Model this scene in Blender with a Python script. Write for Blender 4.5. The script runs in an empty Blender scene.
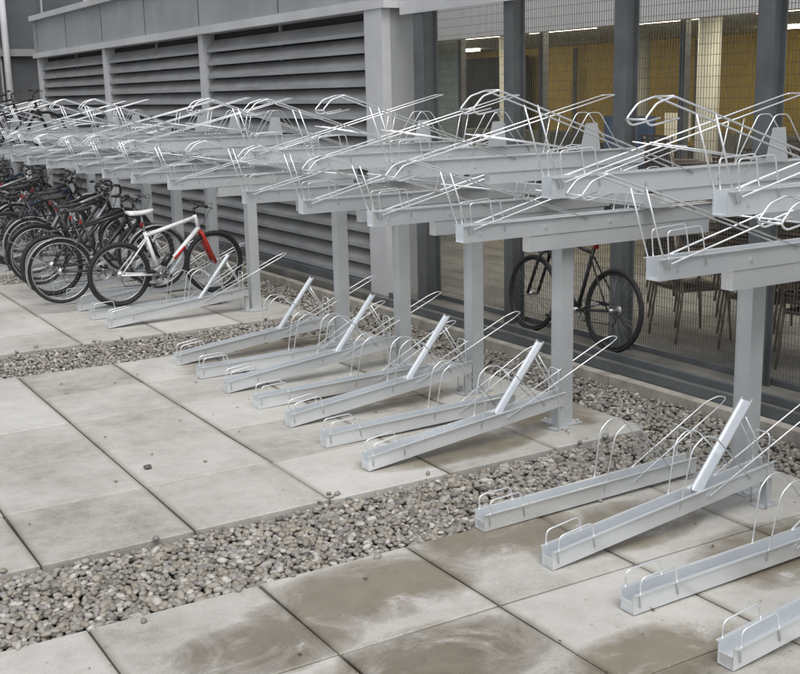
import bpy, bmesh, math, random
import numpy as np
from mathutils import Vector, Matrix, noise
random.seed(7); np.random.seed(7)
scene=bpy.context.scene
# ---------------------------------------------------------------- materials
def nodes_of(name):
    m=bpy.data.materials.new(name); m.use_nodes=True
    nt=m.node_tree; b=nt.nodes['Principled BSDF']; return m,nt,b
def ramp(nt,fac,stops):
    r=nt.nodes.new('ShaderNodeValToRGB'); e=r.color_ramp.elements
    while len(e)<len(stops): e.new(0.5)
    for i,(p,c) in enumerate(stops):
        e[i].position=p; e[i].color=(c[0],c[1],c[2],1)
    nt.links.new(fac,r.inputs[0]); return r.outputs[0]
def tex(nt,scale,detail=4,rough=.6,vec=None,dist=0):
    n=nt.nodes.new('ShaderNodeTexNoise'); n.inputs['Scale'].default_value=scale
    n.inputs['Detail'].default_value=detail; n.inputs['Roughness'].default_value=rough
    n.inputs['Distortion'].default_value=dist
    if vec is None:
        tc=nt.nodes.new('ShaderNodeTexCoord'); vec=tc.outputs['Object']
    nt.links.new(vec,n.inputs['Vector']); return n.outputs['Fac']
def bump(nt,b,h,st,dist=.01):
    n=nt.nodes.new('ShaderNodeBump'); n.inputs['Strength'].default_value=st; n.inputs['Distance'].default_value=dist
    nt.links.new(h,n.inputs['Height']); nt.links.new(n.outputs[0],b.inputs['Normal'])
def math_n(nt,op,a,bv,clamp=False):
    n=nt.nodes.new('ShaderNodeMath'); n.operation=op; n.use_clamp=clamp
    for i,v in enumerate((a,bv)):
        if v is None: continue
        if isinstance(v,(int,float)): n.inputs[i].default_value=v
        else: nt.links.new(v,n.inputs[i])
    return n.outputs[0]
def simple(name,c,rough=.5,metal=0,var=.25,scale=6,bmp=0,bscale=60,rv=.1):
    m,nt,b=nodes_of(name)
    f=tex(nt,scale)
    lo=[x*(1-var) for x in c]; hi=[min(1,x*(1+var)) for x in c]
    nt.links.new(ramp(nt,f,[(.3,lo),(.7,hi)]),b.inputs['Base Color'])
    rr=ramp(nt,tex(nt,scale*2.3),[(.3,[max(0.03,rough-rv)]*3),(.7,[min(1,rough+rv)]*3)])
    nt.links.new(rr,b.inputs['Roughness'])
    b.inputs['Metallic'].default_value=metal
    if bmp: bump(nt,b,tex(nt,bscale),bmp,.004)
    return m
def galv(name,lo,hi,r0,r1,metal):
    m,nt,b=nodes_of(name)
    tc=nt.nodes.new('ShaderNodeTexCoord')
    v=nt.nodes.new('ShaderNodeTexVoronoi'); v.inputs['Scale'].default_value=60
    nt.links.new(tc.outputs['Object'],v.inputs['Vector'])
    sep=nt.nodes.new('ShaderNodeSeparateColor'); nt.links.new(v.outputs['Color'],sep.inputs[0])
    n=tex(nt,2.2,3,.5)
    f=math_n(nt,'ADD',math_n(nt,'MULTIPLY',sep.outputs[0],.06),math_n(nt,'MULTIPLY',n,.9))
    nt.links.new(ramp(nt,f,[(.3,lo),(.7,hi)]),b.inputs['Base Color'])
    nt.links.new(ramp(nt,f,[(.3,(r0,r0,r0)),(.7,(r1,r1,r1))]),b.inputs['Roughness'])
    b.inputs['Metallic'].default_value=metal
    return m
M={}
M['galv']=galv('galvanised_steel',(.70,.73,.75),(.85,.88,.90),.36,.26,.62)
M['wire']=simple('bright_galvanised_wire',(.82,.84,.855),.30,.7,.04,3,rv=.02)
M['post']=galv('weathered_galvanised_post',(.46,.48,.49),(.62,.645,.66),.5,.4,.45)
M['endcap']=simple('black_rubber',(.012,.012,.013),.6,0,.3,20)
M['tyre']=simple('tyre_rubber',(.018,.018,.019),.75,0,.4,30)
M['rim']=simple('alloy_rim',(.42,.42,.43),.35,.8,.1,30)
M['spoke']=simple('steel_spoke',(.45,.45,.46),.35,.9,.1,30)
M['blackp']=simple('black_frame_paint',(.02,.02,.022),.3,0,.3,12)
M['whitep']=simple('white_frame_paint',(.78,.78,.78),.3,0,.08,12)
M['redp']=simple('red_frame_paint',(.5,.03,.02),.3,0,.15,12)
M['bluep']=simple('dark_blue_frame_paint',(.02,.03,.055),.3,0,.2,12)
M['silverp']=simple('silver_frame_paint',(.30,.31,.32),.35,.5,.1,12)
M['saddle']=simple('saddle_vinyl',(.025,.024,.023),.5,0,.3,20)
M['saddlew']=simple('white_saddle_vinyl',(.65,.64,.62),.5,0,.1,20)
M['lamp_red']=simple('red_reflector',(.3,.02,.02),.3,0,.1,12)
M['fascia']=simple('painted_fascia',(.33,.345,.355),.55,.1,.14,1.3)
M['fasciaL']=simple('pale_painted_steel',(.56,.57,.58),.5,.1,.12,1.5)
M['louvre']=simple('louvre_metal',(.26,.26,.258),.5,.2,.2,1.5)
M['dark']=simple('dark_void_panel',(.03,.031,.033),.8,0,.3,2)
M['dcol']=simple('dark_grey_column',(.12,.13,.135),.5,.2,.25,3)
M['mesh']=simple('mesh_wire',(.15,.155,.15),.5,.4,.2,10)
M['conc']=simple('kerb_concrete',(.36,.34,.29),.85,0,.3,5,.4,80)
M['terr']=simple('terrace_concrete',(.15,.145,.13),.85,0,.35,2,.3,60)
M['yellow']=simple('yellow_wall_paint',(.66,.50,.15),.7,0,.2,.5)
M['ceil']=simple('white_ceiling_paint',(.70,.70,.67),.7,0,.06,1)
M['wcol']=simple('white_column_paint',(.6,.62,.6),.6,0,.1,2)
M['gglass']=simple('green_tinted_panel',(.46,.52,.45),.3,0,.2,3)
M['rattan']=simple('brown_rattan',(.095,.068,.048),.6,0,.35,60)
M['leg']=simple('chair_leg_metal',(.26,.22,.17),.4,.5,.2,30)
M['dwall']=simple('dark_cladding',(.085,.092,.10),.6,.1,.25,.8)
M['blue']=simple('blue_poster',(.03,.07,.2),.5,0,.3,4)
def em(name,c,s):
    m,nt,b=nodes_of(name); b.inputs['Emission Color'].default_value=(*c,1); b.inputs['Emission Strength'].default_value=s; return m
M['lamp']=em('lit_lamp_diffuser',(1,.87,.62),11)  # glow of the visible lamps and of the added fill strips
def slabmat():
    m,nt,b=nodes_of('concrete_slab'); tc=nt.nodes.new('ShaderNodeTexCoord'); obj=tc.outputs['Object']
    at=nt.nodes.new('ShaderNodeAttribute'); at.attribute_name='rnd'
    big=tex(nt,1.1,8,.68,obj,.5); med=tex(nt,8,6,.7,obj); fine=tex(nt,120,3,.75,obj)
    f=math_n(nt,'ADD',math_n(nt,'MULTIPLY',big,.60),math_n(nt,'MULTIPLY',med,.34))
    f=math_n(nt,'ADD',f,math_n(nt,'MULTIPLY',at.outputs['Fac'],.18))
    f=math_n(nt,'ADD',f,math_n(nt,'MULTIPLY',math_n(nt,'SUBTRACT',fine,.5),.40))
    col=ramp(nt,f,[(.32,(.205,.195,.17)),(.45,(.335,.325,.295)),(.60,(.44,.43,.40)),(.8,(.53,.525,.495))])
    dn=tex(nt,3.0,9,.72,obj,.7)
    sx=nt.nodes.new('ShaderNodeSeparateXYZ'); nt.links.new(obj,sx.inputs[0])
    total=None
    for (x,y,rx,ry) in [(2.3,4.15,.5,.27),(1.7,3.93,.4,.22),(2.2,3.45,.45,.25),(2.95,2.98,.4,.22),(3.15,4.33,.45,.2),(3.75,5.65,.6,.22),(3.7,4.1,.5,.25),(4.0,7.0,.5,.35),(4.2,3.4,.5,.3),(3.6,8.6,.5,.3),(4.7,5.9,.35,.3),(4.2,9.0,.6,.2)]:
        dx=math_n(nt,'DIVIDE',math_n(nt,'SUBTRACT',sx.outputs[0],x),rx*1.3)
        dy=math_n(nt,'DIVIDE',math_n(nt,'SUBTRACT',sx.outputs[1],y),ry*1.3)
        d=math_n(nt,'ADD',math_n(nt,'MULTIPLY',dx,dx),math_n(nt,'MULTIPLY',dy,dy))
        v=math_n(nt,'SUBTRACT',1.0,d,True)
        total=v if total is None else math_n(nt,'MAXIMUM',total,v)
    w=math_n(nt,'MULTIPLY',total,math_n(nt,'ADD',math_n(nt,'MULTIPLY',math_n(nt,'SUBTRACT',dn,.5),6.0),1.05))
    wet2=ramp(nt,w,[(.12,(0,0,0)),(.32,(.5,.5,.5)),(.8,(1,1,1))])
    def edge(c,o):
        q=math_n(nt,'DIVIDE',math_n(nt,'SUBTRACT',c,o),.79); fr=math_n(nt,'FRACT',q,None)
        return math_n(nt,'MULTIPLY',math_n(nt,'ABSOLUTE',math_n(nt,'SUBTRACT',fr,.5),None),2)
    ex=edge(sx.outputs[0],1.9)
    g0=math_n(nt,'ADD',ex,math_n(nt,'MULTIPLY',math_n(nt,'SUBTRACT',med,.5),.14))
    gr=ramp(nt,g0,[(.90,(1,1,1)),(1.0,(.60,.58,.52))])
    mx=nt.nodes.new('ShaderNodeMix'); mx.data_type='RGBA'; mx.blend_type='MULTIPLY'
    nt.links.new(wet2,mx.inputs[0]); nt.links.new(col,mx.inputs[6]); mx.inputs[7].default_value=(.48,.435,.36,1)
    mg=nt.nodes.new('ShaderNodeMix'); mg.data_type='RGBA'; mg.blend_type='MULTIPLY'; mg.inputs[0].default_value=.8
    nt.links.new(mx.outputs[2],mg.inputs[6]); nt.links.new(gr,mg.inputs[7])
    sp=nt.nodes.new('ShaderNodeTexVoronoi'); sp.inputs['Scale'].default_value=9; nt.links.new(obj,sp.inputs['Vector'])
    s=ramp(nt,sp.outputs['Distance'],[(.04,(.5,.48,.42)),(.10,(1,1,1))])
    m2=nt.nodes.new('ShaderNodeMix'); m2.data_type='RGBA'; m2.blend_type='MULTIPLY'; m2.inputs[0].default_value=.6
    nt.links.new(mg.outputs[2],m2.inputs[6]); nt.links.new(s,m2.inputs[7])
    nt.links.new(m2.outputs[2],b.inputs['Base Color'])
    nt.links.new(ramp(nt,wet2,[(0,(.8,.8,.8)),(1,(.34,.34,.34))]),b.inputs['Roughness'])
    h=math_n(nt,'ADD',math_n(nt,'MULTIPLY',fine,.6),med); bump(nt,b,h,.3,.004)
    return m
M['slab']=slabmat()
def pebmat():
    m,nt,b=nodes_of('river_pebbles'); at=nt.nodes.new('ShaderNodeAttribute'); at.attribute_name='rnd'
    c=ramp(nt,at.outputs['Fac'],[(0,(.11,.105,.095)),(.2,(.27,.24,.195)),(.4,(.19,.185,.175)),(.6,(.34,.305,.25)),(.8,(.26,.255,.24)),(1,(.50,.475,.43))])
    n=ramp(nt,tex(nt,90,4,.7),[(.3,(.75,.75,.75)),(.7,(1.1,1.1,1.1))])
    mx=nt.nodes.new('ShaderNodeMix'); mx.data_type='RGBA'; mx.blend_type='MULTIPLY'; mx.inputs[0].default_value=1
    nt.links.new(c,mx.inputs[6]); nt.links.new(n,mx.inputs[7]); nt.links.new(mx.outputs[2],b.inputs['Base Color'])
    b.inputs['Roughness'].default_value=.55; return m
M['peb']=pebmat()
M['soil']=simple('joint_soil',(.06,.055,.04),.95,0,.5,14,.5,60)
M['leaf']=simple('dead_leaf',(.09,.05,.025),.7,0,.4,30)
# ---------------------------------------------------------------- mesh builder
class MB:
    def __init__(s): s.v=[];s.f=[];s.m=[];s.sm=[];s.r=[];s.mats=[]
    def mi(s,k):
        if k not in s.mats: s.mats.append(k)
        return s.mats.index(k)
    def add(s,vs,fs,k,smooth=False,r=0.5):
        o=len(s.v); s.v+= [tuple(v) for v in vs]; i=s.mi(k)
        for f in fs:
            s.f.append(tuple(o+a for a in f)); s.m.append(i); s.sm.append(smooth); s.r.append(r)
    def box(s,a,b,k,r=.5):
        x0,y0,z0=a;x1,y1,z1=b
        vs=[(x0,y0,z0),(x1,y0,z0),(x1,y1,z0),(x0,y1,z0),(x0,y0,z1),(x1,y0,z1),(x1,y1,z1),(x0,y1,z1)]
        s.add(vs,[(0,3,2,1),(4,5,6,7),(0,1,5,4),(1,2,6,5),(2,3,7,6),(3,0,4,7)],k,False,r)
    def hexa(s,vs,k): s.add(vs,[(0,3,2,1),(4,5,6,7),(0,1,5,4),(1,2,6,5),(2,3,7,6),(3,0,4,7)],k)
    def tube(s,pts,r,k,n=7,closed=False,r1=None):
        P=[Vector(p) for p in pts]; N=len(P)
        T=[]
        for i in range(N):
            if closed: t=P[(i+1)%N]-P[i-1]
            else: t=P[min(i+1,N-1)]-P[max(i-1,0)]
            T.append(t.normalized())
        ref=Vector((0,1,0)) if abs(T[0].y)<.9 else Vector((0,0,1))
        u=(ref-T[0]*ref.dot(T[0])).normalized(); vs=[]
        for i in range(N):
            u=(u-T[i]*u.dot(T[i])).normalized(); w=T[i].cross(u)
            rr=r if r1 is None else r+(r1-r)*i/(N-1)
            for j in range(n):
                a=2*math.pi*j/n; vs.append(P[i]+(u*math.cos(a)+w*math.sin(a))*rr)
        fs=[]
        for i in range(N if closed else N-1):
            k2=(i+1)%N
            for j in range(n):
                fs.append((i*n+j,i*n+(j+1)%n,k2*n+(j+1)%n,k2*n+j))
        if not closed:
            fs.append(tuple(range(n))[::-1]); fs.append(tuple((N-1)*n+j for j in range(n)))
        s.add(vs,fs,k,True)
    def sweep(s,prof,a,b,k):
        n=len(prof); vs=[(a[0],a[1]+p,a[2]+q) for p,q in prof]+[(b[0],b[1]+p,b[2]+q) for p,q in prof]
        s.add(vs,[(j,(j+1)%n,n+(j+1)%n,n+j) for j in range(n)],k)
    def make(s,name,parent=None):
        me=bpy.data.meshes.new(name); me.from_pydata(s.v,[],s.f)
        for k in s.mats: me.materials.append(M[k])
        me.polygons.foreach_set('material_index',s.m); me.polygons.foreach_set('use_smooth',s.sm)
        at=me.attributes.new('rnd','FLOAT','FACE'); at.data.foreach_set('value',s.r)
        bm=bmesh.new(); bm.from_mesh(me); bmesh.ops.recalc_face_normals(bm,faces=bm.faces); bm.to_mesh(me); bm.free()
        me.update()
        return obj(name,me,parent)
def obj(name,me,parent=None):
    o=bpy.data.objects.new(name,me); scene.collection.objects.link(o)
    if parent: o.parent=parent
    return o
def empty(name,loc=(0,0,0)):
    o=bpy.data.objects.new(name,None); o.location=loc; scene.collection.objects.link(o); o.empty_display_size=.2; return o
def fil(pts,rad=.03,n=4,closed=False):
    P=[Vector(p) for p in pts]; out=[]; N=len(P)
    for i in range(N):
        if not closed and i in (0,N-1): out.append(P[i]); continue
        a=P[i-1];b=P[i];c=P[(i+1)%N]
        d1=(a-b);d2=(c-b); r=min(rad,d1.length*.48,d2.length*.48)
        p=b+d1.normalized()*r;q=b+d2.normalized()*r
        for j in range(n+1):
            t=j/n; out.append(p*(1-t)**2+b*2*t*(1-t)+q*t*t)
    return out
def channel(mb,a,b,w,h,k,lip=.014,t=.004):
    W=w/2
    prof=[(-W-lip,h),(-W-lip,h-t),(-W-.0,h-t),(-W,0),(W,0),(W,h-t),(W+lip,h-t),(W+lip,h),(W-t,h),(W-t,t),(-W+t,t),(-W+t,h)]
    mb.sweep(prof,a,b,k)
    for p in (a,b):
        o=[(p[0],p[1]+y,p[2]+z) for y,z in prof]
        mb.add(o,[(0,1,2,11),(2,3,10,11),(3,4,9,10),(4,5,8,9),(5,6,7,8)],k)
# ---------------------------------------------------------------- rack
XP=4.66
def lower_lane(ch,wi,Y,incl):
    x0,x1=3.1,4.58; z0=.004; z1=.165 if incl else .03; h=.092
    jx=random.uniform(-.012,.012); x0+=jx;x1+=jx
    w=.082
    channel(ch,(x0,Y,z0),(x1,Y,z1),w,h,'galv')
    zz=lambda x:z0+(z1-z0)*(x-x0)/(x1-x0)
    ch.box((x0+.004,Y-w/2+.005,zz(x0)+.006),(x0+.009,Y+w/2-.005,zz(x0)+.05),'galv')
    R=.0042
    for s in (-1,1):
        y=Y+s*(w/2+.006)
        wi.tube(fil([(x0+.03,y,zz(x0)+.03),(x0+.03,y,zz(x0)+h+.07),(x0+.23,y,zz(x0+.2)+h+.075),(x0+.25,y,zz(x0+.25)+.03)],.03),R,'wire')
        top=.42 if not incl else .49
        wi.tube(fil([(3.90,Y+s*.047,zz(3.9)+.04),(3.96,Y+s*.06,top-.05),(4.03,Y+s*.062,top),(4.11,Y+s*.06,top-.01),(4.40,Y+s*.047,zz(4.4)+.05)],.03),R,'wire')
    xe=x1+(.46 if incl else .24); ze=(.56 if incl else .43)
    y=.052
    wi.tube(fil([(4.10,Y-y,zz(4.1)+.05),(xe-.08,Y-y,ze-.03),(xe,Y-.03,ze),(xe,Y+.03,ze),(xe-.08,Y+y,ze-.03),(4.10,Y+y,zz(4.1)+.05)],.03),R,'wire')
    xm=x1-.06
    wi.tube(fil([(xm,Y-y,.0),(xm,Y-y,zz(xm)+.26),(xm,Y+y,zz(xm)+.26),(xm,Y+y,.0)],.03),R,'wire')
    if incl:
        channel(ch,(4.06,Y,zz(4.06)+.07),(4.40,Y,.60),.066,.018,'galv',.004,.003)
        wi.tube([(4.36,Y-.03,.53),(4.56,Y-.03,zz(4.5)+.06)],R,'wire'); wi.tube([(4.36,Y+.03,.53),(4.56,Y+.03,zz(4.5)+.06)],R,'wire')
    ch.box((x1-.03,Y-.02,0.0),(x1+.012,Y+.02,z1+.01),'post')
    ch.box((x1-.08,Y-.045,0.002),(x1+.05,Y+.045,.009),'post')
def upper_lane(ch,wi,Y,hi,xext=0):
    jx=random.uniform(-.02,.02)
    xf=(3.62 if hi else 3.80)+jx+xext; L=2.1; zb=1.66 if hi else 1.30; h=.105; zt=zb+h
    w=.085
    channel(ch,(xf,Y,zb),(xf+L,Y,zb),w,h,'galv',.016)
    if not hi: ch.box((xf+.5,Y-.037,zb-.1),(xf+L-.05,Y+.037,zb-.002),'galv')
    else: ch.box((xf+.75,Y-.032,zb-.075),(xf+L-.05,Y+.032,zb-.002),'galv')
    R=.0045
    A=random.uniform(-.025,.025); B=random.uniform(-.02,.02)
    for s in (-1,1):
        y=Y+s*(w/2+.01)
        wi.tube(fil([(xf+.06,y,zb+.05),(xf+.04,y,zt+.13),(xf+.26,y,zt+.14),(xf+.30,y,zb+.05)],.025),R*.8,'wire')
        wi.tube(fil([(xf+.95,y,zb+.08),(xf-.33,y,zt+.41+A),(xf-.42,y,zt+.385+A),(xf-.48,y,zt+.325+A),(xf-.45,y,zt+.30+A),(xf-.30,y,zt+.325+A)],.018),R,'wire')
        wi.tube([(xf+.04,y,zb+.05),(xf-.10,y,zt+.335+A)],R,'wire')
        wi.tube([(xf+1.25,y,zb+.07),(xf+1.32,y,zt+.255+B)],R*.8,'wire')
        wi.tube([(xf+.62,y*1.0+s*.012,zt+.155+B),(xf+1.7,y+s*.012,zb+.09)],R*.85,'wire')
    for (dx,dz) in((-.48,.325),(-.33,.41)): wi.tube([(xf+dx,Y-w/2-.01,zt+dz+A),(xf+dx,Y+w/2+.01,zt+dz+A)],R,'wire')
    y=w/2+.018; xe=xf+1.8; ze=zt+.38+B
    wi.tube(fil([(xf+.06,Y-y,zb+.08),(xe-.05,Y-y,ze-.01),(xe,Y-y,ze),(xe,Y+y,ze),(xe-.05,Y+y,ze-.01),(xf+.06,Y+y,zb+.08)],.015),R,'wire')
    for s in (-1,1):
        wi.tube(fil([(xf+1.35,Y+s*.05,zb+.06),(xf+1.56,Y+s*.06,zt+.26),(xf+1.66,Y+s*.06,zt+.26),(xf+1.9,Y+s*.05,zb+.06)],.03),R*.8,'wire')
    xa=xf+1.48; z=zt
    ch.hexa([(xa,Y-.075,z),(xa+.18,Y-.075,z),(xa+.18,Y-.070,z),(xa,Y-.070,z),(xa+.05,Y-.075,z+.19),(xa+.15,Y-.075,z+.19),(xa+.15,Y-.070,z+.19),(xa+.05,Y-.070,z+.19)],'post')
    # fixing bolts on the side of the beam
    for bx in (.12,.62,1.15):
        ch.box((xf+bx-.009,Y-w/2-.008,zb+.04),(xf+bx+.009,Y-w/2-.0005,zb+.058),'post')
def rack_bay(lanes,posts,foot=False,sh=0):
    e=empty('two_tier_bike_rack',(0,0,0))
    lo,up,wl,wu,st=MB(),MB(),MB(),MB(),MB()
    for Y,incl in lanes:
        lower_lane(lo,wl,Y,incl); upper_lane(up,wu,Y,not incl,sh if incl else sh*.7)
    for Y in posts:
        a=.05
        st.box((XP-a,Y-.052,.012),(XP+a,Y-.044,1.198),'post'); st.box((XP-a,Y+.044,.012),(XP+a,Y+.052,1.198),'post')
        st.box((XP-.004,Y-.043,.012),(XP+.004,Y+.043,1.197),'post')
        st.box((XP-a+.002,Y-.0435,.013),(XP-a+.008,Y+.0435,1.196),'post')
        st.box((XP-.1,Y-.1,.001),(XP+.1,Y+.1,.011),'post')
        for sx in(-.075,.075):
            for sy in(-.075,.075): st.tube([(XP+sx,Y+sy,.01),(XP+sx,Y+sy,.03)],.01,'post',6)
        if foot: st.box((3.95,Y-.035,.002),(XP-.11,Y+.035,.055),'endcap')
    y0=min(l[0] for l in lanes)-.15; y1=max(l[0] for l in lanes)+.15
    st.box((5.20,y0,1.42),(5.28,y1,1.50),'post')
    for Y,incl in lanes:
        if not incl: st.box((5.215,Y-.03,1.502),(5.265,Y+.03,1.583),'post')
    lo.make('lower_channels',e); up.make('upper_channels',e); wl.make('lower_wheel_guides',e); wu.make('upper_wheel_guides',e); st.make('posts_and_rails',e)
def seq(y0,n,first): return [(y0+.54*i,(i%2==0)==first) for i in range(n)]
rack_bay([(1.67,True),(2.23,False),(2.78,True),(3.34,False),(3.89,True),(4.45,False)],[2.0,3.05,4.12],True,-.1)
rack_bay(seq(5.6,7,True),[5.7,6.72,7.74,8.78])
rack_bay(seq(10.72,7,True),[10.72,11.8,12.88,13.96])
rack_bay(seq(15.3,5,True),[15.3,16.38,17.46])
rack_bay(seq(20.2,6,True),[20.2,21.28,22.36])
# ---------------------------------------------------------------- bicycles
def bike_mesh(name,frame,fork,kind='mtb',saddle='saddle',guards=False):
    b=MB(); R=.335; wb=1.04
    def wheel(cx,cz,rt,tr):
        n=40
        ring=lambda rad,yy=0:[(cx+rad*math.cos(2*math.pi*i/n),yy,cz+rad*math.sin(2*math.pi*i/n)) for i in range(n)]
        b.tube(ring(rt-tr),tr,'tyre',8,True)
        b.tube(ring(rt-2*tr-.006),.009,'rim' if kind!='black' else 'blackp',6,True)
        b.tube([(cx,-.05,cz),(cx,.05,cz)],.018,'rim',8)
        for i in range(28):
            a=2*math.pi*i/28; s=1 if i%2 else -1
            a2=a+(.35 if (i//2)%2 else -.35)
            b.tube([(cx+.016*math.cos(a2),s*.028,cz+.016*math.sin(a2)),(cx+(rt-2*tr)*math.cos(a),0,cz+(rt-2*tr)*math.sin(a))],.0011,'spoke',3)
    tr=.026 if kind=='mtb' else .017
    wheel(0,R,R,tr); wheel(wb,R,R,tr)
    BB=(.43,0,.28); ST=(.30,0,.80 if kind!='mtb' else .74); HT=(.855,0,.90 if kind!='mtb' else .86); HB=(.895,0,.74 if kind!='mtb' else .70)
    tr1=.016 if kind!='mtb' else .021
    b.tube([BB,ST],tr1,frame,9); b.tube([HT,HB],.02,frame,9)
    b.tube([BB,(HB[0],0,HB[2]+.02)],tr1*1.15,frame,9)
    b.tube([(ST[0]+.005,0,ST[2]-.04),(HT[0],0,HT[2]-.03)],tr1,frame,9)
    if kind=='mtb' and frame=='whitep':
        d=Vector(HB)-Vector(BB); p0=Vector(BB)+d*.35; p1=Vector(BB)+d*.62
        b.tube([p0,p1],tr1*1.15+.0015,'redp',9)
    for s in(-1,1):
        b.tube([(BB[0],s*.03,BB[2]),(0,s*.065,R)],.010,frame,7)
        b.tube([(ST[0]+.01,s*.02,ST[2]-.07),(0,s*.065,R)],.008,frame,7)
        b.tube(fil([(HB[0]+.01,s*.03,HB[2]-.02),(HB[0]+.03,s*.055,HB[2]-.08),(wb,s*.055,R)],.05),.014 if kind!='mtb' else .018,fork,8)
        b.tube([(BB[0],s*.05,BB[2]),(BB[0]+s*.15,s*.085,BB[2]-s*.07)],.011,'rim',6)
        px,pz=BB[0]+s*.15,BB[2]-s*.07
        b.box((px-.045,s*.14-.04,pz-.012),(px+.045,s*.14+.04,pz+.012),'blackp')
    b.tube([(HB[0]+.01,-.03,HB[2]-.02),(HB[0]+.01,.03,HB[2]-.02)],.018,fork,8)
    b.tube([(BB[0],-.05,BB[2]),(BB[0],.05,BB[2])],.024,'rim',8)
    b.tube([ST,(.275,0,.93)],.013,'rim',8)
    vs=[];fs=[]; ns=9
    for i in range(ns):
        t=i/(ns-1); x=.13+.28*t; hw=.075*(1-t)**.7+.018 if t<.95 else .012; z=.955+.018*abs(t-.5)
        if t<.05: hw*=.75
        for (yy,dz) in [(-1,-.03),(-.8,.0),(0,.008),(.8,0),(1,-.03),(0,-.025)]: vs.append((x,yy*hw,z+dz))
    for i in range(ns-1):
        for j in range(6): fs.append((i*6+j,i*6+(j+1)%6,(i+1)*6+(j+1)%6,(i+1)*6+j))
    fs+= [tuple(range(6)),tuple((ns-1)*6+j for j in range(6))]
    b.add(vs,fs,saddle,True)
    b.tube(fil([(.20,0,.93),(.34,0,.93)],.01),.008,'rim',5)
    sx,sz=HT[0]-.01,HT[2]+.06
    b.tube([HT,(sx,0,sz)],.015,'blackp',8); b.tube([(sx,0,sz),(sx+.07,0,sz+.03)],.015,'blackp',8)
    hx,hz=sx+.07,sz+.03
    if kind=='road':
        for s in(-1,1): b.tube(fil([(hx,0,hz),(hx,s*.2,hz),(hx+.11,s*.2,hz-.01),(hx+.11,s*.2,hz-.13),(hx-.01,s*.2,hz-.13)],.06),.013,'blackp',7)
    else:
        b.tube(fil([(hx-.05,-.31,hz+.03),(hx-.02,-.15,hz+.03),(hx,-.07,hz),(hx,.07,hz),(hx-.02,.15,hz+.03),(hx-.05,.31,hz+.03)],.04),.012,'blackp' if kind!='city' else 'rim',7)
        for s in(-1,1):
            b.tube([(hx-.035,s*.2,hz+.03),(hx-.05,s*.31,hz+.03)],.017,'endcap',7)
            b.tube([(hx-.01,s*.19,hz+.02),(hx+.03,s*.28,hz+.0)],.005,'blackp',5)
            b.tube(fil([(hx,s*.17,hz+.02),(hx+.12,s*.1,hz+.04),(hx+.07,s*.02,hz-.12),(HB[0]+.03,0,HB[2])],.07),.0028,'blackp',4)
    n=24
    for rad,w in((.09,.004),(.075,.003)):
        b.tube([(BB[0]+rad*math.cos(2*math.pi*i/n),-.045,BB[2]+rad*math.sin(2*math.pi*i/n)) for i in range(n)],w+.003,'spoke' ,5,True)
    for i in range(5):
        a=2*math.pi*i/5; b.tube([(BB[0],-.045,BB[2]),(BB[0]+.08*math.cos(a),-.045,BB[2]+.08*math.sin(a))],.006,'blackp',4)
    b.tube([(BB[0],-.045,BB[2]+.092),(0,-.045,R+.045)],.004,'blackp',4); b.tube([(BB[0],-.045,BB[2]-.092),(.03,-.045,R-.12),(0,-.045,R-.045)],.004,'blackp',4)
    b.tube([(0,-.055,R),(0,-.035,R)],.045,'spoke',12)
    if guards:
        for cx,a0,a1 in((0,20,200),(wb,10,150)):
            n=22; vs=[];fs=[]
            for i in range(n):
                a=math.radians(a0+(a1-a0)*i/(n-1)); 
                for yy,dr in((-.03,-.012),(-.02,.002),(.02,.002),(.03,-.012)): vs.append((cx+(R+.02+dr)*math.cos(a),yy,R+(R+.02+dr)*math.sin(a)))
            for i in range(n-1):
                for j in range(3): fs.append((i*4+j,i*4+j+1,i*4+j+5,i*4+j+4))
            b.add(vs,fs,'silverp' if guards=='s' else 'blackp',True)
        for s in(-1,1):
            b.tube([(0,s*.05,R),(-.3,s*.03,R+.2)],.003,'rim',4)
            b.tube([(0,s*.07,R),(-.05,s*.07,.76),(.25,s*.03,.76)],.005,'blackp',5)
            b.tube([(-.2,s*.05,.76),(.25,s*.05,.76)],.006,'blackp',5)
        for x in(-.18,-.08,.02,.12): b.tube([(x,-.05,.76),(x,.05,.76)],.005,'blackp',5)
    b.box((.262,-.02,.80),(.285,.02,.84),'lamp_red')
    if kind=='mtb':
        b.tube([(.47,0,.36),(.56,0,.47)],.036,'blackp',10)
    return b.make(name)
protos={}
def bicycle(key,loc,rotz=0,lean=0,pitch=0):
    if key not in protos:
        args={'white':('whitep','redp','mtb','saddlew'),'black':('blackp','blackp','black'),'city':('blackp','blackp','city','saddle','s'),
              'blue':('bluep','bluep','mtb'),'silver':('silverp','blackp','road'),'red':('blackp','blackp','city','saddle','b'),'black2':('blackp','blackp','mtb')}[key]
        o=bike_mesh('bicycle',*args); protos[key]=o.data
    else: o=obj('bicycle',protos[key])
    o.matrix_world=Matrix.Translation(loc)@Matrix.Rotation(rotz,4,'Z')@Matrix.Rotation(lean,4,'X')@Matrix.Rotation(-pitch,4,'Y')
    return o
bicycle('white',(3.42,11.26,.10),0.03,.06,.03)
keys=['city','black2','red','silver','city','black','blue','city','black2','silver','black','silver','blue','black','red','black2']
i=0
for y0,n in((11.8,5),(14.75,6),(18.3,11)):
    for k in range(n):
        yy=y0+(.54 if y0<18 else .42)*k
        bicycle(keys[i%len(keys)],(3.36+random.uniform(-.35,.12)-(.05 if i==0 else 0),yy,.10+random.uniform(0,.06)),random.uniform(-.08,.08),random.uniform(-.1,.1),random.uniform(.02,.12)); i+=1
for k in range(3):
    bicycle(['black','red','black2'][k],(3.95+random.uniform(-.1,.1),20.2+k*1.08,1.33),0,0,0)
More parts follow.
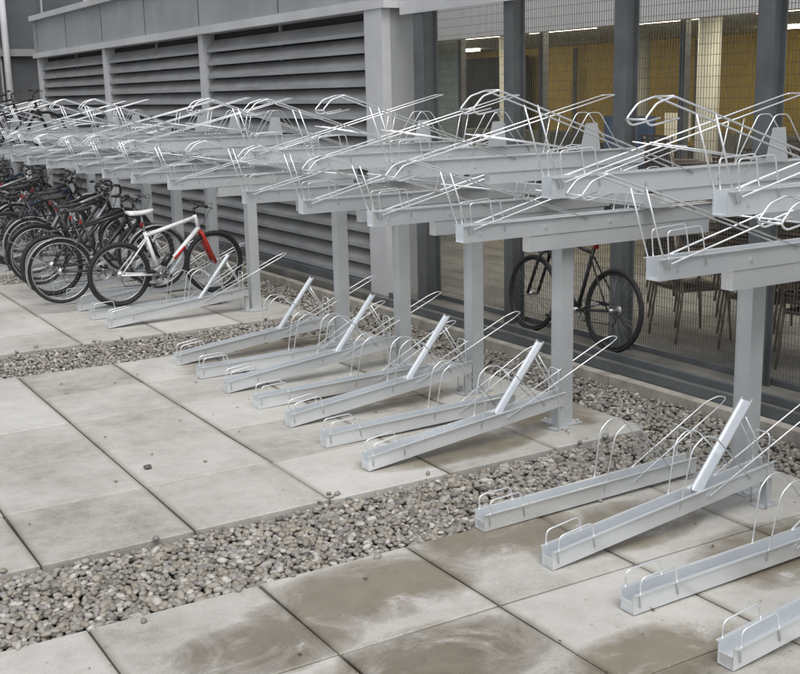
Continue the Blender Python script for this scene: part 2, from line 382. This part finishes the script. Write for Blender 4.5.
bicycle('black',(2.55,16.4,0),.5,.12); bicycle('red',(2.5,15.3,0),.25,-.1); bicycle('black2',(2.35,18.0,0),.6,-.1)
bicycle('black',(5.93,6.66,.125),math.pi/2,.10,0)
# ---------------------------------------------------------------- ground
g=MB(); S=300
g.add([(-S,-S,-.06),(S,-S,-.06),(S,S,-.06),(-S,S,-.06)],[(0,1,2,3)],'soil'); g.make('ground')
pv=MB(); U=.79
rows=[]
def addrows(y,n):
    for i in range(n): rows.append(y+i*U)
addrows(.54,5); addrows(5.28,5); addrows(10.17,5); addrows(15.0,5); addrows(19.8,8); addrows(-3.6-.79*2,6)
for y in rows:
    for k in range(-9,4):
        x=1.9+U*k; gap=.006
        dz=[random.uniform(-.003,.003) for _ in range(4)]
        c=[(x+gap,y+gap),(x+U-gap,y+gap),(x+U-gap,y+U-gap),(x+gap,y+U-gap)]
        c=[(a+random.uniform(-.003,.003),b+random.uniform(-.003,.003)) for a,b in c]
        cx,cy=x+U/2,y+U/2; bv=.006; rr=random.random()
        vs=[(a,b,-.05) for a,b in c]+[(a,b,-bv+d) for (a,b),d in zip(c,dz)]+[(a+(bv if a<cx else -bv),b+(bv if b<cy else -bv),d) for (a,b),d in zip(c,dz)]
        fs=[(8,9,10,11)]+[(i,(i+1)%4,4+(i+1)%4,4+i) for i in range(4)]+[(4+i,4+(i+1)%4,8+(i+1)%4,8+i) for i in range(4)]
        pv.add(vs,fs,'slab',False,rr)
pv.make('paving_slabs')
def ico(sub):
    bm=bmesh.new(); bmesh.ops.create_icosphere(bm,subdivisions=sub,radius=1)
    v=np.array([x.co[:] for x in bm.verts]); f=np.array([[q.index for q in x.verts] for x in bm.faces]); bm.free(); return v,f
def pebbles(name,regions):
    allv=[];allf=[];allr=[];off=0
    for (x0,x1,y0,y1,sp,sub,rmin,rmax) in regions:
        bv,bf=ico(sub)
        for layer in range(3):
            nx=int((x1-x0)/sp);ny=int((y1-y0)/sp)
            gx,gy=np.meshgrid(np.arange(nx),np.arange(ny)); n=nx*ny
            px=x0+(gx.ravel()+.5+np.random.uniform(-.45,.45,n)+.5*(layer%2))*sp; py=y0+(gy.ravel()+.5+np.random.uniform(-.45,.45,n))*sp
            ok=(px<x1)&(py<y1)&(py>y0)
            if layer==1: ok&=(np.random.rand(n)<.35)
            if layer==2:
                py=np.where(np.random.rand(n)<.5,y0-np.random.exponential(.05,n),y1+np.random.exponential(.05,n)); ok=(px<x1)&(np.random.rand(n)<.006)
                if y1-y0>1.5: ok&=False
            px=px[ok];py=py[ok];n=len(px)
            if n==0: continue
            pz=np.random.uniform(-.034,-.02,n)+layer*.013
            if layer==2: pz=np.full(n,.008)
            r=np.random.uniform(rmin,rmax,n)*np.where(np.random.rand(n)<.08,1.35,1)
            sc=np.stack([r*np.random.uniform(.95,1.45,n),r*np.random.uniform(.7,1.0,n),r*np.random.uniform(.5,.8,n)],1)
            d=np.random.uniform(.86,1.12,(12,len(bv),1)); vv=(bv[None]*d)[np.random.randint(0,12,n)]*sc[:,None,:]
            a=np.random.uniform(0,6.28,n);ca,sa=np.cos(a)[:,None],np.sin(a)[:,None]
            tl=np.random.uniform(-.4,.4,n)[:,None]
            X=vv[:,:,0];Y=vv[:,:,1];Z=vv[:,:,2]
            X2=X*np.cos(tl)-Z*np.sin(tl);Z2=X*np.sin(tl)+Z*np.cos(tl)
            V=np.stack([X2*ca-Y*sa+px[:,None],X2*sa+Y*ca+py[:,None],Z2+pz[:,None]],2).reshape(-1,3)
            F=(bf[None]+(np.arange(n)*len(bv))[:,None,None]).reshape(-1,3)+off
            off+=len(V); allv.append(V);allf.append(F);allr.append(np.repeat(np.random.rand(n),len(bf)))
    V=np.concatenate(allv);F=np.concatenate(allf);Rr=np.concatenate(allr)
    me=bpy.data.meshes.new(name); me.vertices.add(len(V)); me.vertices.foreach_set('co',V.ravel().astype(np.float32))
    me.loops.add(F.size); me.loops.foreach_set('vertex_index',F.ravel().astype(np.int32))
    me.polygons.add(len(F)); me.polygons.foreach_set('loop_start',np.arange(0,F.size,3,dtype=np.int32)); me.polygons.foreach_set('loop_total',np.full(len(F),3,np.int32))
    me.polygons.foreach_set('use_smooth',np.ones(len(F),bool))
    at=me.attributes.new('rnd','FLOAT','FACE'); at.data.foreach_set('value',Rr.astype(np.float32))
    me.materials.append(M['peb']); me.update(calc_edges=True); me.validate()
    obj(name,me)
pebbles('gravel_strip',[(-.6,5.06,4.50,5.27,.030,2,.013,.022)])
pebbles('gravel_strip',[(-1,5.06,9.24,10.16,.036,1,.014,.024)])
pebbles('gravel_strip',[(-1,5.06,14.13,14.99,.05,1,.02,.03)])
pebbles('gravel_border',[(5.07,5.60,2.2,8,.032,1,.013,.023),(5.07,5.60,8,24,.05,1,.018,.028)])
kb=MB()
for k in range(26):
    y=0+.9*k
    kb.box((5.60,y+.004,-.05),(5.69,y+.896,.055+random.uniform(-.004,.004)),'conc')
kb.make('kerb_edging')
tr=MB(); tr.box((5.74,-6,-.055),(30,40,.115),'terr'); tr.make('terrace')
rl=MB(); rl.box((5.70,0,-.05),(5.735,9.9,.13),'dcol'); rl.box((5.80,0,.116),(5.84,9.9,.17),'dcol'); rl.make('base_rail')
# ---------------------------------------------------------------- fence
fe=empty('mesh_fence'); fm=MB(); XF=6.22
y=-1.0
while y<9.55:
    fm.box((XF-.0016,y-.0016,.16),(XF+.0016,y+.0016,4.3),'mesh'); y+=.028
z=.2
while z<4.3:
    fm.box((XF-.0049,-1,z-.0014),(XF-.0019,9.55,z+.0014),'mesh'); z+=.076
fm.make('wire_mesh',fe)
fc=MB()
for y in(9.55,8.12,6.70,5.30,3.8,2.3,.8,-1):
    a=.07 if y<9 else .09
    x=XF-.14
    fc.box((x-a,y-a*.9,.115),(x-a+.014,y+a*.9,4.4),'dcol'); fc.box((x+a-.014,y-a*.9,.115),(x+a,y+a*.9,4.4),'dcol'); fc.box((x-a+.015,y-.02,.115),(x+a-.015,y+.02,4.4),'dcol')
fc.make('columns',fe)
fb=MB(); fb.box((XF-.07,-1,4.41),(XF+.08,9.6,4.6),'fascia'); fb.box((XF-.03,-1,.118),(XF+.02,9.5,.158),'dcol'); fb.make('rails',fe)
cb=MB(); cb.box((5.98,3.5,2.93),(6.00,9.86,3.06),'fasciaL'); cb.make('canopy_beam')
# ---------------------------------------------------------------- louvred building
lb=empty('louvred_building'); L1=MB(); XW=5.92; ys=[10.25,14.9,19.3,23.7]
for a,b in zip(ys[:-1],ys[1:]):
    z=.25; n=0
    while z<2.93:
        y0,y1=a+.09,b-.09
        L1.hexa([(XW+.0,y0,z),(XW+.0,y1,z),(XW+.012,y1,z-.012),(XW+.012,y0,z-.012),(XW+.09,y0,z+.12),(XW+.09,y1,z+.12),(XW+.10,y1,z+.105),(XW+.10,y0,z+.105)],'louvre')
        L1.box((XW-.004,y0,z-.04),(XW+.004,y1,z-.001),'fascia')
        z+=.17
L1.make('louvres',lb)
L2=MB()
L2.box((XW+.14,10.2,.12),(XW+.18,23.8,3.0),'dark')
for y in ys[1:]: L2.box((XW-.05,y-.075,.12),(XW+.13,y+.075,3.0),'fasciaL')
for y in(12.7,17.1,21.5): L2.box((XW+.101,y-.03,.12),(XW+.135,y+.03,3.0),'louvre')
L2.box((XW-.08,9.98,.115),(XW+.02,10.33,3.0),'fasciaL')
L2.box((XW+.021,9.98,.115),(XW+.5,10.10,3.0),'fascia')
L2.box((XW-.1,9.9,3.001),(XW+.35,23.9,3.10),'fasciaL')
L2.box((XW-.05,9.9,3.101),(XW+.35,23.9,3.72),'fascia')
L2.box((XW-.12,9.88,3.721),(XW+.4,23.9,3.82),'fasciaL')
for y in (12.4,14.9,17.1,19.3,21.5,23.6): L2.box((XW-.056,y-.01,3.12),(XW-.0505,y+.01,3.70),'dcol')
L2.box((XW-.06,10.34,.115),(XW+.139,23.8,.20),'dcol')
L2.make('frame_and_fascia',lb)
db=empty('dark_end_building'); D=MB()
D.box((-14,25.5,-.05),(7.4,33,7.5),'dwall')
for k in range(22):
    x=-13.5+k*.95; D.box((x,25.43,0),(x+.04,25.497,7.4),'fascia')
D.box((-14,25.40,1.95),(7.4,25.49,2.15),'fascia')
D.box((-14,25.36,3.1),(7.4,25.485,3.25),'louvre')
D.box((1.2,25.44,0.02),(3.6,25.498,1.9),'dark'); D.tube([(4.9,25.2,0),(4.9,25.2,7)],.16,'fascia',14); D.tube([(5.6,25.2,0),(5.6,25.2,7)],.07,'fasciaL',10)
for z in (4.0,5.2):
    D.box((-12,25.45,z),(4.4,25.496,z+.7),'dark')
D.make('walls',db)
# ---------------------------------------------------------------- lit hall beyond the fence
h=empty('lit_hall'); H=MB()
H.box((16,6,.12),(16.2,30,3.05),'yellow')
H.box((8.8,5,3.051),(16.3,30,3.4),'ceil')
H.box((8.6,5,2.85),(8.79,30,4.5),'ceil')
H.box((8.9,4.9,.12),(16,5.0,3.05),'yellow')
H.box((15.9,6,.121),(15.99,30,1.05),'dcol')
H.make('walls_and_ceiling',h)
C=MB()
for (x,y) in((10.6,14.3),(10.6,10.2),(10.6,18.6),(13.5,14.5)): C.tube([(x,y,.12),(x,y,3.05)],.14,'wcol',20)
for y in(7,9,11.4,13.2,15.5): C.box((8.95,y-.04,.12),(9.03,y+.04,3.0),'dcol')
C.box((8.95,5.2,1.0),(9.02,15.45,1.06),'dcol')
C.box((8.97,13.25,.12),(9.0,15.4,2.95),'gglass')
C.box((15.84,12,1.2),(15.88,12.08,3),'dcol');C.box((15.84,15.5,1.2),(15.88,15.6,3),'dcol');C.box((15.84,19,1.2),(15.88,19.1,3),'dcol')
C.box((15.7,20.5,.9),(15.75,26,2.9),'dwall')
C.make('columns_and_mullions',h)
P=MB(); P.box((12,12.6,.9),(12.03,13.7,1.75),'blue'); P.box((12,9.3,.5),(12.6,11.8,1.5),'dcol'); P.box((11.5,14.4,.2),(12.2,17.5,1.5),'dcol'); P.box((12.02,11.9,1.4),(12.05,12.4,1.8),'ceil'); P.make('display_boards',h)
La=MB()
for x in (9.3,10.6):  # fill strips added behind the downstand to light the back wall
    for k in range(10):
        y=6+k*2.2; La.box((x,y,3.0),(x+.28,y+1.5,3.045),'lamp')
for (x,y) in((14.3,12),(14.3,20.5)): La.box((x,y,3.0),(x+.15,y+.7,3.045),'lamp')
La.make('ceiling_lamps',h)
# ---------------------------------------------------------------- stacked chairs
def chair_stack(loc,rot,n=5):
    b=MB()
    for i in range(n):
        z=i*.13; dx=i*.02
        for sx,sy in((-1,-1),(1,-1)): b.tube([(sx*.24+dx,sy*.24,z if i else 0),(sx*.22+dx,-.2,z+.66)],.011,'leg',6)
        for sx in(-1,1):
            b.tube(fil([(sx*.23+dx,.26,z),(sx*.22+dx,.2,z+.45),(sx*.22+dx,.30,z+.9)],.05),.011,'leg',6)
            b.tube([(sx*.235+dx,-.22,z+.66),(sx*.235+dx,.25,z+.68)],.018,'rattan',6)
        b.box((-.22+dx,-.22,z+.42),(.22+dx,.22,z+.45),'rattan')
        for k in range(12):
            zz=z+.5+k*.035; yy=.215+(zz-z-.45)*.22
            b.box((-.22+dx,yy,zz),(.22+dx,yy+.012,zz+.022),'rattan')
        for k in range(5):
            xx=-.2+k*.1; b.box((xx+dx-.008,.26,z+.48),(xx+dx+.008,.268,z+.9),'rattan')
    o=b.make('stacked_chairs'); o.location=loc; o.rotation_euler=(0,0,rot)
for (x,y,r,n) in((6.9,6.75,1.3,7),(6.95,6.0,1.5,6),(6.85,5.35,1.7,7),(7.6,6.4,1.2,6),(7.0,4.6,1.5,6),(6.9,3.9,1.4,5)): chair_stack((x,y,.117),r,n)
# ---------------------------------------------------------------- debris
lf=MB()
for i in range(190):
    if i<90: x,y=random.uniform(-.5,5),random.uniform(2.5,9)
    else: x,y=random.uniform(4.4,5.55),random.uniform(3,9)
    zb=.004
    a=random.uniform(0,6.28); s=random.uniform(.005,.015)
    c,sn=math.cos(a),math.sin(a); vs=[]
    for (p,q,zz) in((-1,0,.3),(-.3,.55,0),(.5,.4,.2),(1.1,0,.5),(.4,-.5,.1),(-.4,-.45,.2)): vs.append((x+s*(p*c-q*sn),y+s*(p*sn+q*c),zb+zz*s+.002))
    lf.add(vs,[(0,1,2,3),(0,3,4,5)],'leaf')
lf.make('fallen_leaves')
def lump(name,loc,r,mat,fl=.5,amp=.6,sub=3):
    bm=bmesh.new(); bmesh.ops.create_icosphere(bm,subdivisions=sub,radius=1)
    for v in bm.verts:
        n=noise.noise(v.co*1.7+Vector(loc))*amp+noise.noise(v.co*4+Vector(loc))*amp*.5
        v.co*=1+n; v.co.z*=fl; v.co*=r
    me=bpy.data.meshes.new(name); bm.to_mesh(me); bm.free(); me.materials.append(M[mat])
    for p in me.polygons: p.use_smooth=True
    o=obj(name,me); o.location=loc
lump('loose_stone',(2.02,6.38,.012),.024,'peb',.6,.3)
# ---------------------------------------------------------------- camera
f=1129.; p=math.radians(12.3); yaw=math.radians(30.9); k=.0227
fl=Vector((math.sin(yaw),math.cos(yaw),0)); rl_=Vector((math.cos(yaw),-math.sin(yaw),0)); dn=Vector((0,0,-1))
F=(fl*math.cos(p)+dn*math.sin(p)).normalized(); Dn=(dn*math.cos(p)-fl*math.sin(p)).normalized()
Rr=(rl_+Dn*k).normalized(); Dd=(Dn-rl_*k).normalized(); Up=-Dd
mat=Matrix((Rr,Up,-F)).transposed().to_4x4(); mat.translation=Vector((0,0,2.2))
cam=bpy.data.cameras.new('Camera'); cam.sensor_width=36; cam.lens=36*f/800; cam.clip_end=600; cam.clip_start=.05
co=bpy.data.objects.new('Camera',cam); scene.collection.objects.link(co); co.matrix_world=mat; scene.camera=co
# ---------------------------------------------------------------- light
w=bpy.data.worlds.new('World'); scene.world=w; w.use_nodes=True; nt=w.node_tree; bg=nt.nodes['Background']
sky=nt.nodes.new('ShaderNodeTexSky'); sky.sky_type='NISHITA'; sky.sun_disc=False; sky.sun_elevation=math.radians(60); sky.sun_rotation=math.radians(200); sky.air_density=1; sky.dust_density=4
hs=nt.nodes.new('ShaderNodeHueSaturation'); hs.inputs['Saturation'].default_value=.32; hs.inputs['Value'].default_value=1.25
nt.links.new(sky.outputs[0],hs.inputs['Color']); nt.links.new(hs.outputs[0],bg.inputs[0]); bg.inputs[1].default_value=.15
s=bpy.data.lights.new('Sun','SUN'); s.energy=1.1; s.angle=math.radians(45); s.color=(1,.985,.96)
so=bpy.data.objects.new('Sun',s); scene.collection.objects.link(so)
el=math.radians(60); az=math.radians(200); d=Vector((math.sin(az)*math.cos(el),math.cos(az)*math.cos(el),math.sin(el)))
so.rotation_euler=d.to_track_quat('Z','Y').to_euler()
scene.view_settings.view_transform='Standard'; scene.view_settings.look='None'; scene.view_settings.exposure=0
